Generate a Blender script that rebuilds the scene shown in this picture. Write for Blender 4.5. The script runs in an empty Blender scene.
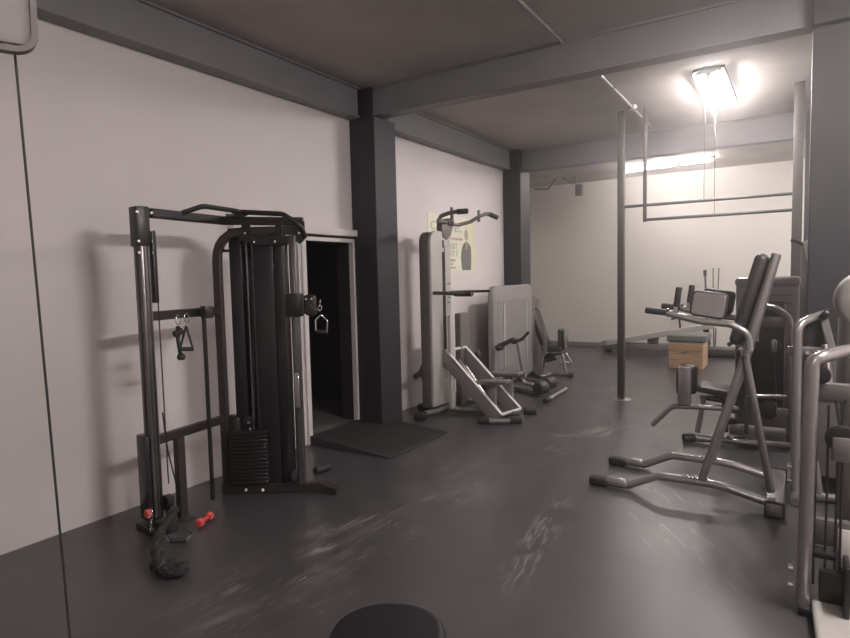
import bpy, bmesh, math, random
from mathutils import Vector as V, Matrix
random.seed(4)
S = bpy.context.scene
C = S.collection
PI = math.pi

# ---------------------------------------------------------------- camera
FPX, CX, CY, CAMH = 592.0, 425.0, 319.0, 1.6
_y = V((800-CX, 268-CY, FPX)).normalized()                 # image direction of world +Y (along the left wall)
_x = -V((-511-CX, 298-CY, FPX)).normalized()               # image direction of world +X
_z = _x.cross(_y).normalized()
if _z.y > 0: _z = -_z
_x = _y.cross(_z)
R3 = Matrix((_x, _y, _z))                                   # camera (right, down, forward) -> world
cd = bpy.data.cameras.new('camera'); cam = bpy.data.objects.new('camera', cd); C.objects.link(cam)
right, down, fwd = R3 @ V((1,0,0)), R3 @ V((0,1,0)), R3 @ V((0,0,1))
cam.matrix_world = Matrix.Translation((0,0,CAMH)) @ Matrix((right, -down, -fwd)).transposed().to_4x4()
cd.sensor_width = 36; cd.lens = FPX/850*36; cd.clip_start = .05; cd.clip_end = 60
S.camera = cam

# ---------------------------------------------------------------- world, exposure
S.view_settings.view_transform = 'Standard'; S.view_settings.look = 'None'
S.view_settings.exposure = 0.0; S.view_settings.gamma = 1; S.view_settings.use_curve_mapping = False
W = bpy.data.worlds.new('world'); S.world = W; W.use_nodes = True
W.node_tree.nodes['Background'].inputs[0].default_value = (.8,.75,.75,1)
W.node_tree.nodes['Background'].inputs[1].default_value = 0.02
GLARE_HAZE = 0.020
TUBE_POWER = 190.0          # radiance of every fluorescent tube
vo = W.node_tree.nodes.new('ShaderNodeVolumeScatter')      # scattering volume added to imitate lens glare round the lamps
vo.inputs['Color'].default_value = (1,.96,.94,1); vo.inputs['Density'].default_value = GLARE_HAZE; vo.inputs['Anisotropy'].default_value = .85
W.node_tree.links.new(vo.outputs[0], W.node_tree.nodes['World Output'].inputs['Volume'])
S.cycles.use_denoising = True
S.cycles.max_bounces = 6; S.cycles.diffuse_bounces = 4; S.cycles.glossy_bounces = 3
S.cycles.caustics_reflective = False; S.cycles.caustics_refractive = False
S.cycles.sample_clamp_indirect = 4

# ---------------------------------------------------------------- measuring: a sight line met with a plane of the room
def ray(px, py): return R3 @ V((px-CX, py-CY, FPX))
O3 = V((0,0,CAMH))
def G(px, py, z=0.0): d = ray(px,py); return O3 + d*((z-CAMH)/d.z)
def AX(px, py, X): d = ray(px,py); return O3 + d*(X/d.x)
def AY(px, py, Y): d = ray(px,py); return O3 + d*(Y/d.y)
def plane(p0, p1):
    p0, p1 = V((*p0,0)), V((*p1,0)); n = V(((p1-p0).y, -(p1-p0).x, 0)).normalized()
    def f(px, py, off=0.0):
        d = ray(px,py); return O3 + d*((p0+n*off-O3).dot(n)/d.dot(n))
    return f

# ---------------------------------------------------------------- materials
def mat(name, col, rough=.6, metal=0.0, noise=0.0, nscale=8.0, bump=0.0, bscale=60.0, spec=.5, stretch=None, coat=0):
    m = bpy.data.materials.new(name); m.use_nodes = True
    nt = m.node_tree; N = nt.nodes; L = nt.links; b = N['Principled BSDF']
    b.inputs['Roughness'].default_value = rough; b.inputs['Metallic'].default_value = metal
    b.inputs['Specular IOR Level'].default_value = spec
    if coat: b.inputs['Coat Weight'].default_value = coat; b.inputs['Coat Roughness'].default_value = .15
    tc = N.new('ShaderNodeTexCoord'); mp = N.new('ShaderNodeMapping'); L.new(tc.outputs['Object'], mp.inputs[0])
    if stretch: mp.inputs['Scale'].default_value = stretch
    nz = N.new('ShaderNodeTexNoise'); nz.inputs['Scale'].default_value = nscale; nz.inputs['Detail'].default_value = 5
    L.new(mp.outputs[0], nz.inputs['Vector'])
    cr = N.new('ShaderNodeMapRange'); cr.inputs[1].default_value = .3; cr.inputs[2].default_value = .7
    L.new(nz.outputs[0], cr.inputs[0])
    cr.inputs[3].default_value = 1-noise; cr.inputs[4].default_value = 1+noise
    mx = N.new('ShaderNodeVectorMath'); mx.operation = 'SCALE'; mx.inputs[0].default_value = col
    L.new(cr.outputs[0], mx.inputs['Scale']); L.new(mx.outputs[0], b.inputs['Base Color'])
    if bump:
        n2 = N.new('ShaderNodeTexNoise'); n2.inputs['Scale'].default_value = bscale; L.new(mp.outputs[0], n2.inputs['Vector'])
        bp = N.new('ShaderNodeBump'); bp.inputs['Strength'].default_value = bump; bp.inputs['Distance'].default_value = .01
        L.new(n2.outputs[0], bp.inputs['Height']); L.new(bp.outputs[0], b.inputs['Normal'])
    return m
def emis(name, col, s):
    m = bpy.data.materials.new(name); m.use_nodes = True; b = m.node_tree.nodes['Principled BSDF']
    b.inputs['Base Color'].default_value = (.8,.8,.8,1)
    b.inputs['Emission Color'].default_value = (*col,1); b.inputs['Emission Strength'].default_value = s
    return m
M = {}
M['wall'] = mat('white_wall_paint', (.72,.665,.65), .55, noise=.035, nscale=1.3, bump=.06, bscale=40)
M['wall_back'] = mat('cream_wall_paint', (.80,.76,.70), .6, noise=.03, nscale=1.0, bump=.06, bscale=40)
M['ceiling'] = mat('bare_concrete', (.46,.425,.40), .85, noise=.16, nscale=1.1, bump=.25, bscale=22)
M['beam'] = mat('grey_painted_steel', (.20,.193,.205), .5, noise=.08, nscale=3)
M['beam_edge'] = mat('dark_painted_steel', (.07,.065,.07), .5, noise=.08, nscale=3)
M['column'] = mat('charcoal_painted_steel', (.020,.018,.022), .55, noise=.12, nscale=3, bump=.05)
M['black'] = mat('black_powder_coat', (.014,.012,.013), .38, noise=.08, nscale=20)
M['dark_trim'] = mat('dark_brown_powder_coat', (.034,.026,.026), .4, noise=.08, nscale=20)
M['gloss'] = mat('smoked_panel', (.016,.016,.018), .22, noise=.05, spec=.5)
M['alu'] = mat('dark_anodised_metal', (.16,.15,.155), .32, metal=.8, noise=.06, nscale=30, stretch=(1,1,.1))
M['silver'] = mat('silver_painted_tube', (.37,.345,.34), .25, metal=.65, noise=.04, nscale=25)
M['silver_d'] = mat('weathered_silver_tube', (.23,.215,.21), .32, metal=.55, noise=.06, nscale=25)
M['shell'] = mat('light_grey_shell', (.50,.475,.45), .42, noise=.03, metal=.1)
M['shell_m'] = mat('soft_grey_shell', (.27,.255,.245), .38, noise=.03, metal=.15)
M['shell_d'] = mat('mid_grey_shell', (.24,.225,.22), .42, noise=.03)
M['shell_b'] = mat('brown_grey_panel_and_shade', (.13,.115,.11), .45, noise=.04)  # brown-grey parts, also the shaded side of the chin tower
M['chrome'] = mat('chrome', (.75,.73,.72), .12, metal=1)
M['pad'] = mat('black_leatherette', (.035,.031,.032), .42, noise=.1, nscale=40, bump=.15, bscale=200)
M['pad_dark'] = mat('jet_black_leatherette', (.010,.008,.010), .5, noise=.1, nscale=40, spec=.3)
M['rubber'] = mat('black_rubber', (.018,.017,.018), .65, noise=.1, nscale=30)
M['mat'] = mat('ribbed_rubber_mat', (.022,.020,.022), .7, noise=.25, nscale=5, bump=.3, bscale=90)
M['red'] = mat('red_vinyl', (.72,.10,.09), .4, noise=.05)
M['wire'] = mat('steel_cable', (.03,.03,.03), .5, metal=.3)
M['white'] = mat('white_gloss_trim', (.70,.66,.64), .4, noise=.02)
M['boxtop'] = mat('grey_felt_top', (.16,.165,.15), .9, noise=.1, nscale=30)
M['paper'] = mat('poster_paper', (.80,.78,.62), .5, noise=.04, nscale=4)
M['paper_g'] = mat('poster_green_ink', (.74,.72,.52), .5, noise=.05)
M['ink'] = mat('poster_grey_ink', (.16,.16,.15), .6)
M['ink_l'] = mat('poster_pale_ink', (.40,.39,.33), .6)
M['ink_r'] = mat('poster_red_ink', (.55,.27,.22), .6)
M['skin'] = mat('poster_skin_ink', (.45,.40,.30), .6)
M['fixture'] = mat('aged_enamel', (.30,.28,.265), .5)
M['spine'] = mat('grey_fixture_spine', (.06,.056,.054), .6)
M['tube'] = emis('fluorescent_tube', (1.0,.925,.90), TUBE_POWER)
M['tube_near'] = emis('fluorescent_tube_bright', (1.0,.925,.90), TUBE_POWER*1.4)
M['tube_rear'] = emis('fluorescent_tube_dim', (1.0,.925,.90), TUBE_POWER*.42)  # dimmed so that faces turned to the viewer stay dark
M['tube_far'] = emis('fluorescent_tube_slim', (1.0,.925,.90), TUBE_POWER*.6)
M['conduit'] = mat('galvanised_conduit', (.62,.6,.58), .25, metal=.6)
M['void'] = mat('unlit_black', (.012,.011,.012), .8, noise=.1)  # near-black colour stands in for the missing light in the passage
M['thresh'] = mat('worn_grey_screed', (.11,.105,.105), .8, noise=.15, nscale=4)
M['post'] = mat('brown_grey_steel', (.055,.048,.045), .5, noise=.1, nscale=6)
M['cloth'] = mat('beige_towel', (.30,.26,.24), .9, noise=.1, nscale=12, bump=.2)

def wood():
    m = mat('plywood', (.5,.28,.13), .55, bump=.05); nt = m.node_tree; N = nt.nodes; L = nt.links
    tc = N.new('ShaderNodeTexCoord'); mp = N.new('ShaderNodeMapping'); mp.inputs['Scale'].default_value = (1.2,1.2,14)
    L.new(tc.outputs['Object'], mp.inputs[0])
    nz = N.new('ShaderNodeTexNoise'); nz.inputs['Scale'].default_value = 2.2; nz.inputs['Detail'].default_value = 6; nz.inputs['Distortion'].default_value = .8
    L.new(mp.outputs[0], nz.inputs['Vector'])
    r = N.new('ShaderNodeValToRGB'); r.color_ramp.elements[0].position = .3; r.color_ramp.elements[0].color = (.38,.23,.125,1)
    r.color_ramp.elements[1].position = .7; r.color_ramp.elements[1].color = (.62,.42,.26,1)
    L.new(nz.outputs[0], r.inputs[0]); L.new(r.outputs[0], N['Principled BSDF'].inputs['Base Color'])
    return m
M['wood'] = wood()

def floor_material():
    m = bpy.data.materials.new('scuffed_black_rubber_floor'); m.use_nodes = True
    nt = m.node_tree; N = nt.nodes; L = nt.links; b = N['Principled BSDF']
    geo = N.new('ShaderNodeNewGeometry')
    def noise(scale, detail=4, vec=None, dist=0):
        n = N.new('ShaderNodeTexNoise'); n.inputs['Scale'].default_value = scale; n.inputs['Detail'].default_value = detail
        n.inputs['Distortion'].default_value = dist; L.new(vec or geo.outputs['Position'], n.inputs['Vector']); return n.outputs[0]
    def ramp(src, lo, hi, a=0.0, c=1.0):
        r = N.new('ShaderNodeMapRange'); r.inputs[1].default_value = lo; r.inputs[2].default_value = hi
        r.inputs[3].default_value = a; r.inputs[4].default_value = c; L.new(src, r.inputs[0]); return r.outputs[0]
    def mul(a, c, op='MULTIPLY'):
        q = N.new('ShaderNodeMath'); q.operation = op
        for i, s in enumerate((a, c)):
            if isinstance(s, float): q.inputs[i].default_value = s
            else: L.new(s, q.inputs[i])
        return q.outputs[0]
    def streaks(p0, p1, width, scale, lo, hi, seed):
        p0, p1 = V(p0), V(p1); a = math.atan2((p1-p0).y, (p1-p0).x); ln = (p1-p0).length
        mp = N.new('ShaderNodeMapping'); mp.vector_type = 'TEXTURE'
        mp.inputs['Location'].default_value = (p0.x, p0.y, 0); mp.inputs['Rotation'].default_value = (0,0,a)
        L.new(geo.outputs['Position'], mp.inputs[0])
        sx = N.new('ShaderNodeSeparateXYZ'); L.new(mp.outputs[0], sx.inputs[0])
        ab = N.new('ShaderNodeMath'); ab.operation = 'ABSOLUTE'; L.new(sx.outputs[1], ab.inputs[0])
        across = ramp(ab.outputs[0], width, width*.1)
        m0 = mul(ramp(sx.outputs[0], -.25, .25), ramp(sx.outputs[0], ln+.25, ln-.25))
        m2 = N.new('ShaderNodeMapping'); m2.inputs['Scale'].default_value = (1.0, 6.0, 1); m2.inputs['Location'].default_value = (seed, seed, 0)
        L.new(mp.outputs[0], m2.inputs[0])
        s = ramp(noise(scale, 7, m2.outputs[0], .6), lo, hi)
        patch = ramp(noise(2.2, 3), .42, .62)
        return mul(mul(mul(across, m0), s), patch)
    base = N.new('ShaderNodeValToRGB'); base.color_ramp.elements[0].position = .35; base.color_ramp.elements[1].position = .7
    base.color_ramp.elements[0].color = (.050,.045,.049,1); base.color_ramp.elements[1].color = (.066,.060,.063,1)
    L.new(noise(1.4, 6), base.inputs[0])
    s1 = streaks((-2.42,1.5), (-2.25,4.3), .34, 2.4, .50, .66, 3.0)
    s2 = streaks((-2.35,3.6), (-1.65,6.2), .38, 2.4, .50, .68, 9.0)
    s3 = streaks((-1.25,2.8), (-1.42,4.1), .12, 6.0, .48, .58, 14.0)
    s4 = streaks((-1.0,4.5), (-.3,3.4), .40, 3.4, .56, .66, 21.0)
    s5 = streaks((-3.0,5.2), (-1.2,5.8), .16, 1.6, .54, .68, 33.0)
    tot = s1
    for s in (s2, s3, s4, s5): tot = mul(tot, s, 'MAXIMUM')
    s6 = streaks((-2.5,1.2), (-2.0,5.8), .55, .9, .50, .75, 41.0); tot = mul(tot, mul(s6, .4), 'MAXIMUM')
    s7 = streaks((-2.3,1.2), (-2.2,4.6), .5, 9.0, .60, .64, 51.0); tot = mul(tot, s7, 'MAXIMUM')
    speck = mul(ramp(noise(26, 2), .735, .77), ramp(noise(1.7, 2), .5, .6))
    tot = mul(tot, speck, 'MAXIMUM')
    mx = N.new('ShaderNodeMix'); mx.data_type = 'RGBA'; L.new(mul(tot, .8), mx.inputs[0])
    L.new(base.outputs[0], mx.inputs[6]); mx.inputs[7].default_value = (.34,.31,.29,1)
    L.new(mx.outputs[2], b.inputs['Base Color'])
    L.new(ramp(noise(3.5, 5), .3, .7, .29, .37), b.inputs['Roughness'])
    b.inputs['Specular IOR Level'].default_value = .75
    bp = N.new('ShaderNodeBump'); bp.inputs['Strength'].default_value = .03; bp.inputs['Distance'].default_value = .01
    L.new(noise(9, 4), bp.inputs['Height']); L.new(bp.outputs[0], b.inputs['Normal'])
    return m
M['floor'] = floor_material()

# ---------------------------------------------------------------- mesh tools (all in world coordinates)
class MB:
    def __init__(s): s.bm = bmesh.new(); s.pieces = []
    def box(s, lo, hi, bev=0.0, seg=2, rot=None, pivot=None):
        lo, hi = V(lo), V(hi); c = (lo+hi)/2; d = hi-lo
        d = V((abs(d.x),abs(d.y),abs(d.z)))
        t = bmesh.new(); bmesh.ops.create_cube(t, size=1)
        for v in t.verts: v.co = V((v.co.x*d.x, v.co.y*d.y, v.co.z*d.z))
        if bev: bmesh.ops.bevel(t, geom=t.edges[:], offset=min(bev, .49*min(d)), segments=seg, profile=.5, affect='EDGES')
        T = Matrix.Translation(c)
        if rot is not None:
            pv = V(pivot) if pivot is not None else c
            T = Matrix.Translation(pv) @ rot.to_4x4() @ Matrix.Translation(-pv) @ T
        bmesh.ops.transform(t, matrix=T, verts=t.verts); s._add(t); return s
    def obox(s, c, size, axes, bev=0.0, seg=2):
        """box centred at c with given (x,y,z) axes"""
        m = Matrix([V(a).normalized() for a in axes]).transposed()
        c = V(c); h = V(size)/2
        return s.box(c-h, c+h, bev, seg, rot=m)
    def _add(s, t):
        me = bpy.data.meshes.new('t'); t.to_mesh(me); s.pieces.append(t); s.bm.from_mesh(me); bpy.data.meshes.remove(me)
    def sweep(s, pts, prof, up=None, closed=False):
        pts = [V(p) for p in pts]; n = len(pts); t = bmesh.new(); rings = []
        T = []
        for i in range(n):
            a = pts[i-1] if (i > 0 or closed) else None; c = pts[(i+1) % n] if (i < n-1 or closed) else None
            d = V((0,0,0))
            if a is not None: d += (pts[i]-a).normalized()
            if c is not None: d += (c-pts[i]).normalized()
            T.append(d.normalized())
        if up is None:
            ref = V((0,0,1)) if abs(T[0].z) < .9 else V((1,0,0))
        else: ref = V(up)
        nrm = (ref - T[0]*ref.dot(T[0])).normalized()
        for i in range(n):
            if up is not None:
                nrm = (V(up) - T[i]*V(up).dot(T[i]))
                nrm = nrm.normalized() if nrm.length > 1e-5 else prev
            else: nrm = (nrm - T[i]*nrm.dot(T[i])).normalized()
            prev = nrm
            bi = T[i].cross(nrm)
            rings.append([t.verts.new(pts[i] + nrm*u + bi*w) for u, w in prof])
        k = len(prof)
        for i in range(n if closed else n-1):
            A, B = rings[i], rings[(i+1) % n]
            for j in range(k): t.faces.new((A[j], A[(j+1)%k], B[(j+1)%k], B[j]))
        if not closed:
            t.faces.new(rings[0][::-1]); t.faces.new(rings[-1])
        bmesh.ops.recalc_face_normals(t, faces=t.faces); s._add(t); return s
    def tube(s, pts, r, fil=0.0, seg=12, closed=False):
        return s.sweep(fillet(pts, fil), [(r*math.cos(2*PI*j/seg), r*math.sin(2*PI*j/seg)) for j in range(seg)], None, closed)
    def rtube(s, pts, a, b, fil=0.0, up=(0,0,1), c=.008):
        """rectangular tube: a along up, b across"""
        a, b = a/2, b/2; c = min(c, a*.6, b*.6)
        prof = [(a,b-c),(a-c,b),(-a+c,b),(-a,b-c),(-a,-b+c),(-a+c,-b),(a-c,-b),(a,-b+c)]
        return s.sweep(fillet(pts, fil), prof, up)
    def cyl(s, p, q, r, seg=24, bev=0.0):
        p, q = V(p), V(q)
        if not bev: return s.sweep([p,q], [(r*math.cos(2*PI*j/seg), r*math.sin(2*PI*j/seg)) for j in range(seg)])
        L = (q-p).length; b = min(bev, L*.45, r*.9); prof = [(r-b,0),(r-b*.3,b*.3),(r,b),(r,L-b),(r-b*.3,L-b*.3),(r-b,L)]
        return s.lathe(p, q-p, prof, seg)
    def lathe(s, o, ax, prof, seg=24):
        o, ax = V(o), V(ax).normalized(); ref = V((0,0,1)) if abs(ax.z) < .9 else V((1,0,0))
        u = (ref-ax*ref.dot(ax)).normalized(); w = ax.cross(u); t = bmesh.new(); rings = []
        for r, h in prof: rings.append([t.verts.new(o+ax*h+(u*math.cos(2*PI*j/seg)+w*math.sin(2*PI*j/seg))*max(r,1e-4)) for j in range(seg)])
        for A, B in zip(rings, rings[1:]):
            for j in range(seg): t.faces.new((A[j],A[(j+1)%seg],B[(j+1)%seg],B[j]))
        t.faces.new(rings[0][::-1]); t.faces.new(rings[-1])
        bmesh.ops.recalc_face_normals(t, faces=t.faces); s._add(t); return s
    def prism(s, outline, ex, bev=0.0, seg=2):
        """outline: list of world points in one plane, pushed along vector ex"""
        t = bmesh.new(); ex = V(ex); A = [t.verts.new(V(p)) for p in outline]; B = [t.verts.new(V(p)+ex) for p in outline]; n = len(A)
        t.faces.new(A); t.faces.new(B[::-1])
        for i in range(n): t.faces.new((A[i],B[i],B[(i+1)%n],A[(i+1)%n]))
        bmesh.ops.recalc_face_normals(t, faces=t.faces)
        if bev:
            es = [e for e in t.edges if len(e.link_faces) == 2 and e.calc_face_angle() > .9]
            bmesh.ops.bevel(t, geom=es, offset=bev, segments=seg, profile=.5, affect='EDGES')
        s._add(t); return s
def fillet(pts, fr, n=6):
    pts = [V(p) for p in pts]
    if not fr or len(pts) < 3: return pts
    out = [pts[0]]
    for i in range(1, len(pts)-1):
        a, p, c = pts[i-1], pts[i], pts[i+1]; u = (a-p); w = (c-p); lu, lw = u.length, w.length; u.normalize(); w.normalize()
        ang = u.angle(w)
        if ang > PI-.05: out.append(p); continue
        t = min(fr/math.tan(ang/2), lu*.48, lw*.48)
        A, B = p+u*t, p+w*t
        for k in range(n+1):
            q = k/n; out.append(A*(1-q)**2 + p*2*q*(1-q) + B*q*q)
    out.append(pts[-1]); return out
def rrect(o, u, w, a, b, r, n=6):
    """rounded rectangle outline: corner o, axes u (length a) and w (length b)"""
    o, u, w = V(o), V(u), V(w); out = []
    for cx, cy, s0 in ((a-r,r,-90),(a-r,b-r,0),(r,b-r,90),(r,r,180)):
        for k in range(n+1):
            t = math.radians(s0+90*k/n); out.append(o+u*(cx+r*math.cos(t))+w*(cy+r*math.sin(t)))
    return out

SPLIT = {'bolt','end_cap','hand_slot','foot','stay','panel_rib','shroud_groove','tread','pulley','pulley_bracket','gas_strut','guide_rod','frame_tube','cable','rail_edge','emblem','scale_mark','base_tube','side_lever','cross_tube'}
def obj(name, mb, m, parent=None, label=None, smooth=True):
    """links everything gathered in mb as ONE mesh object; child meshes are stored relative to their thing's base"""
    if name in SPLIT and parent is not None and len(mb.pieces) > 1:
        for t in mb.pieces:
            q = MB(); q.bm = t; obj(name, q, m, parent, label)
        return
    bm = mb.bm
    org = V((0,0,0)); q = parent
    while q is not None: org += q.location; q = q.parent
    if parent is None:
        xs = [v.co for v in bm.verts]; org = V(((min(p.x for p in xs)+max(p.x for p in xs))/2, (min(p.y for p in xs)+max(p.y for p in xs))/2, min(p.z for p in xs)))
    bmesh.ops.translate(bm, vec=-org, verts=bm.verts)
    me = bpy.data.meshes.new(name); bm.to_mesh(me); bm.free()
    me.materials.append(M[m] if isinstance(m, str) else m)
    if smooth:
        for p in me.polygons: p.use_smooth = True
        me.set_sharp_from_angle(angle=math.radians(38))
    o = bpy.data.objects.new(name, me); C.objects.link(o)
    if parent is not None: o.parent = parent
    else: o.location = org
    if label: o['label'] = label
    return o
def tag(o, label, cat, group=None, kind=None):
    o['label'] = label; o['category'] = cat
    if group: o['group'] = group
    if kind: o['kind'] = kind
    return o
def thing(name, label, cat, loc, group=None):
    o = bpy.data.objects.new(name, None); C.objects.link(o); o.location = V(loc); o.empty_display_size = .1
    return tag(o, label, cat, group)
def struct(name, mb, m, label=None, parent=None):
    o = obj(name, mb, m, parent)
    if parent is None: o['kind'] = 'structure'; 
    if label: o['label'] = label; o['category'] = name.split('_')[0]
    return o
def lerp(a, b, t): return V(a)*(1-t)+V(b)*t

# ================================================================ THE ROOM
XL, XR, YN, YB, ZC = -4.0, 2.6, -2.2, 12.8, 3.55
D0, D1, DZ = 4.19, 4.90, 1.98           # door opening in the left wall
struct('floor', MB().box((-6.4,YN-.2,-.1),(XR+.2,YB+.2,0)), 'floor', 'black rubber gym floor with pale scuffs')
struct('ceiling', MB().box((-6.4,YN-.2,ZC),(XR+.2,YB+.2,ZC+.15)), 'ceiling', 'bare concrete ceiling slab')
w = MB().box((XL-.2,YN-.2,0),(XL,D0,ZC)).box((XL-.2,D1,0),(XL,9.08,ZC)).box((XL-.2,D0,DZ),(XL,D1,ZC))
struct('wall_left', w, 'wall', 'white wall along the left side')
struct('wall_alcove', MB().box((-6.4,9.08,0),(-6.2,YB,ZC)).box((-6.2,8.95,0),(-4.2,9.08,ZC)), 'wall', 'white wall of the recess behind the far left column')
struct('wall_back', MB().box((-6.4,YB,0),(XR,YB+.2,ZC)), 'wall_back', 'pale wall at the far end')
struct('wall_right', MB().box((XR,YN,0),(XR+.2,YB,ZC)), 'wall', 'white wall on the right')
struct('wall_near', MB().box((XL,YN-.2,0),(XR,YN,ZC)), 'wall', 'white wall behind the viewer')
struct('baseboard_back', MB().box((-6.2,YB-.02,0),(XR,YB,.09)), 'shell_d', 'grey skirting at the far wall')
# dark passage behind the door opening
struct('wall_passage', MB().box((-5.6,D0-.75,0),(-4.2,D0-.65,2.6)).box((-5.6,D1+.65,0),(-4.2,D1+.75,2.6)).box((-5.7,D0-.75,0),(-5.6,D1+.75,2.6)).box((-4.21,D0-.75,0),(-4.2,D0-.01,2.6)).box((-4.21,D1+.01,0),(-4.2,D1+.75,2.6)), 'void', 'passage walls coloured near-black for the lack of light')
struct('ceiling_passage', MB().box((-5.7,D0-.75,2.5),(-4.2,D1+.75,2.6)), 'void', 'passage ceiling coloured near-black for the lack of light')
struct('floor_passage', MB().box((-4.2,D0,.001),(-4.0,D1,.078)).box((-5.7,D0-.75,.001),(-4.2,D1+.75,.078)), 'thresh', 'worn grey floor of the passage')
# door frame: thin white edge, reveals lined dark as shade, ledge above
df = MB().box((-4.03,D0-.05,.0),(-3.975,D0,DZ+.005)).box((-4.03,D1-.012,.0),(-3.975,D1+.018,DZ+.005)).box((-4.03,3.3,DZ-.01),(-3.975,D1+.018,DZ+.03),.003,1)
struct('trim_1', df, 'white', 'white frame around the dark doorway')
struct('trim_2', MB().box((-4.0,3.3,DZ+.05),(-3.925,D1+.018,DZ+.12),.005,1), 'wall', 'painted ledge above the doorway')
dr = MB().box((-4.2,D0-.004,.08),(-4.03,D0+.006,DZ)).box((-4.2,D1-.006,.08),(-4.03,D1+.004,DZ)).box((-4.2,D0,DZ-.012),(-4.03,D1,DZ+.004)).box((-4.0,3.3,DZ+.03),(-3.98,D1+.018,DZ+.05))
struct('trim_3', dr, 'void', 'dark liner on the doorway reveals, shade put into the colour')

def ibeam(axis, a, b, c, zb, zt, wdt, wdx):
    """rolled beam along axis 'y' (at x=c) or 'x' (at y=c)"""
    m = MB()
    def bx(u0,u1,z0,z1):
        if axis == 'y': m.box((u0,a,z0),(u1,b,z1),.003,1)
        else: m.box((a,u0,z0),(b,u1,z1),.003,1)
    bx(c-wdt/2, c+wdt/2, zb, zb+.022); bx(c-wdt/2, c+wdt/2, zt-.022, zt); bx(c-wdx/2, c+wdx/2, zb+.02, zt-.02)
    return m
struct('beam_left', ibeam('y', YN, 4.92, -3.925, 3.24, ZC, .15, .10), 'beam', 'grey steel beam on the left wall, near bay')
struct('beam_left', ibeam('y', 5.30, 8.7, -3.925, 3.24, ZC, .15, .10), 'beam', 'grey steel beam on the left wall, far bay')
0 and struct('beam_left', ibeam('y', 9.08, YB, -3.925, 3.24, ZC, .15, .10), 'beam', 'grey steel beam on the left wall, last bay')
struct('beam_cross', ibeam('x', -3.85, XR, 5.05, 3.25, ZC, .16, .13), 'beam', 'grey steel beam across the ceiling, near')
struct('beam_cross', ibeam('x', -3.85, XR, 8.95, 3.22, ZC, .16, .13), 'beam', 'grey steel beam across the ceiling, far')
def column(x0, y0, x1, y1, lab, s=1):
    m = MB().box((x0,y0,0),(x1,y1,3.24),.006,1)
    if s: m.box((x0,y0+.05,3.24),(x1-.05,y1-.05,ZC),.004,1)
    else: m.box((x0,y0,3.20),(x1,y1,ZC),.004,1)
    struct('column', m, 'column', lab)
column(-4, 4.92, -3.68, 5.30, 'charcoal column beside the doorway')
column(-4, 8.70, -3.70, 9.08, 'charcoal column at the far left')
column(.045, 4.90, .60, 5.3, 'broad charcoal column on the right', 0)
column(.03, 8.75, .55, 9.15, 'charcoal column far back on the right', 0)
# conduit run
for i, (ya, yb) in enumerate(((YN+.3, 4.96), (5.14, 8.6))):
    m = MB().cyl((-1.68,ya,ZC-.016),(-1.72,yb,ZC-.016), .013, 10)
    for k in range(int((yb-ya)/.9)): m.box((-1.72,ya+.4+k*.9,ZC-.032),(-1.67,ya+.425+k*.9,ZC),.003,1)
    if i == 1: m.cyl((-1.70,7.35,ZC),(-1.70,7.35,ZC-.045),.05,16)
    o = obj('conduit', m, 'conduit')
    tag(o, 'thin metal conduit on the ceiling, ' + ('near bay' if i == 0 else 'far bay with round junction box'), 'conduit')

# ---------------------------------------------------------------- fluorescent lights
def twin_light(x, y, ang, L, lab, wdt=.25, tm='tube'):
    """twin batten along +Y turned by ang"""
    t = thing('ceiling_light', lab, 'light', (x,y,ZC), 'fluorescent ceiling lights')
    Rm = Matrix.Rotation(ang, 3, 'Z')
    def P(a, b, z): return V((x,y,0)) + Rm @ V((a,b,0)) + V((0,0,z))
    ax = (Rm @ V((1,0,0)), Rm @ V((0,1,0)), V((0,0,1)))
    m = MB().obox(P(0,0,ZC-.012),(wdt*1.1,L+.03,.024),ax,.004,1).obox(P(0,0,ZC-.04),(.045,L+.02,.07),ax,.004,1)
    obj('housing', m, 'spine', t)
    for s in (-1,1):
        obj('side_reflector', MB().obox(P(s*wdt*.56,0,ZC-.025),(.008,L+.03,.05),ax), 'shell_d', t)
        obj('tube', MB().cyl(P(s*wdt*.30,-L/2+.02,ZC-.055),P(s*wdt*.30,L/2-.02,ZC-.055),.034,12), tm, t)
        obj('end_cap', MB().obox(P(0,s*(L/2+.005),ZC-.03),(wdt*.9,.012,.045),ax,.003,1), 'shell_d', t)
def single_light(p, q, lab):
    p, q = V(p), V(q); c = (p+q)/2; u = (q-p).normalized(); L = (q-p).length
    t = thing('ceiling_light', lab, 'light', (c.x,c.y,ZC), 'fluorescent ceiling lights')
    ax = (u, V((0,0,1)).cross(u), V((0,0,1)))
    obj('housing', MB().obox(c+V((0,0,ZC-.015)),(L+.06,.05,.03),ax,.004,1), 'fixture', t)
    obj('tube', MB().cyl(p+V((0,0,ZC-.06)),q+V((0,0,ZC-.06)),.026,12), 'tube_far', t)
twin_light(-.785, 7.12, 0, 1.30, 'twin-tube fluorescent ceiling light over the middle of the gym')
single_light((-2.78,11.55,0),(-1.92,11.45,0), 'long single-tube ceiling light at the far end, left of the pair')
single_light((-1.80,11.43,0),(-1.30,11.37,0), 'shorter single-tube ceiling light at the far end, right of the pair')

twin_light(1.35, 3.0, 0, 1.36, 'twin-tube fluorescent ceiling light out of view on the right', tm='tube_near')
twin_light(.6, -.6, 0, 1.36, 'twin-tube fluorescent ceiling light out of view behind the viewer', tm='tube_rear')
twin_light(1.5, 10.4, 0, 1.36, 'added unseen twin-tube ceiling light beyond the broad dark column, brightening the far wall', tm='tube_near')  # unseen lamp added to brighten the far wall

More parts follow.
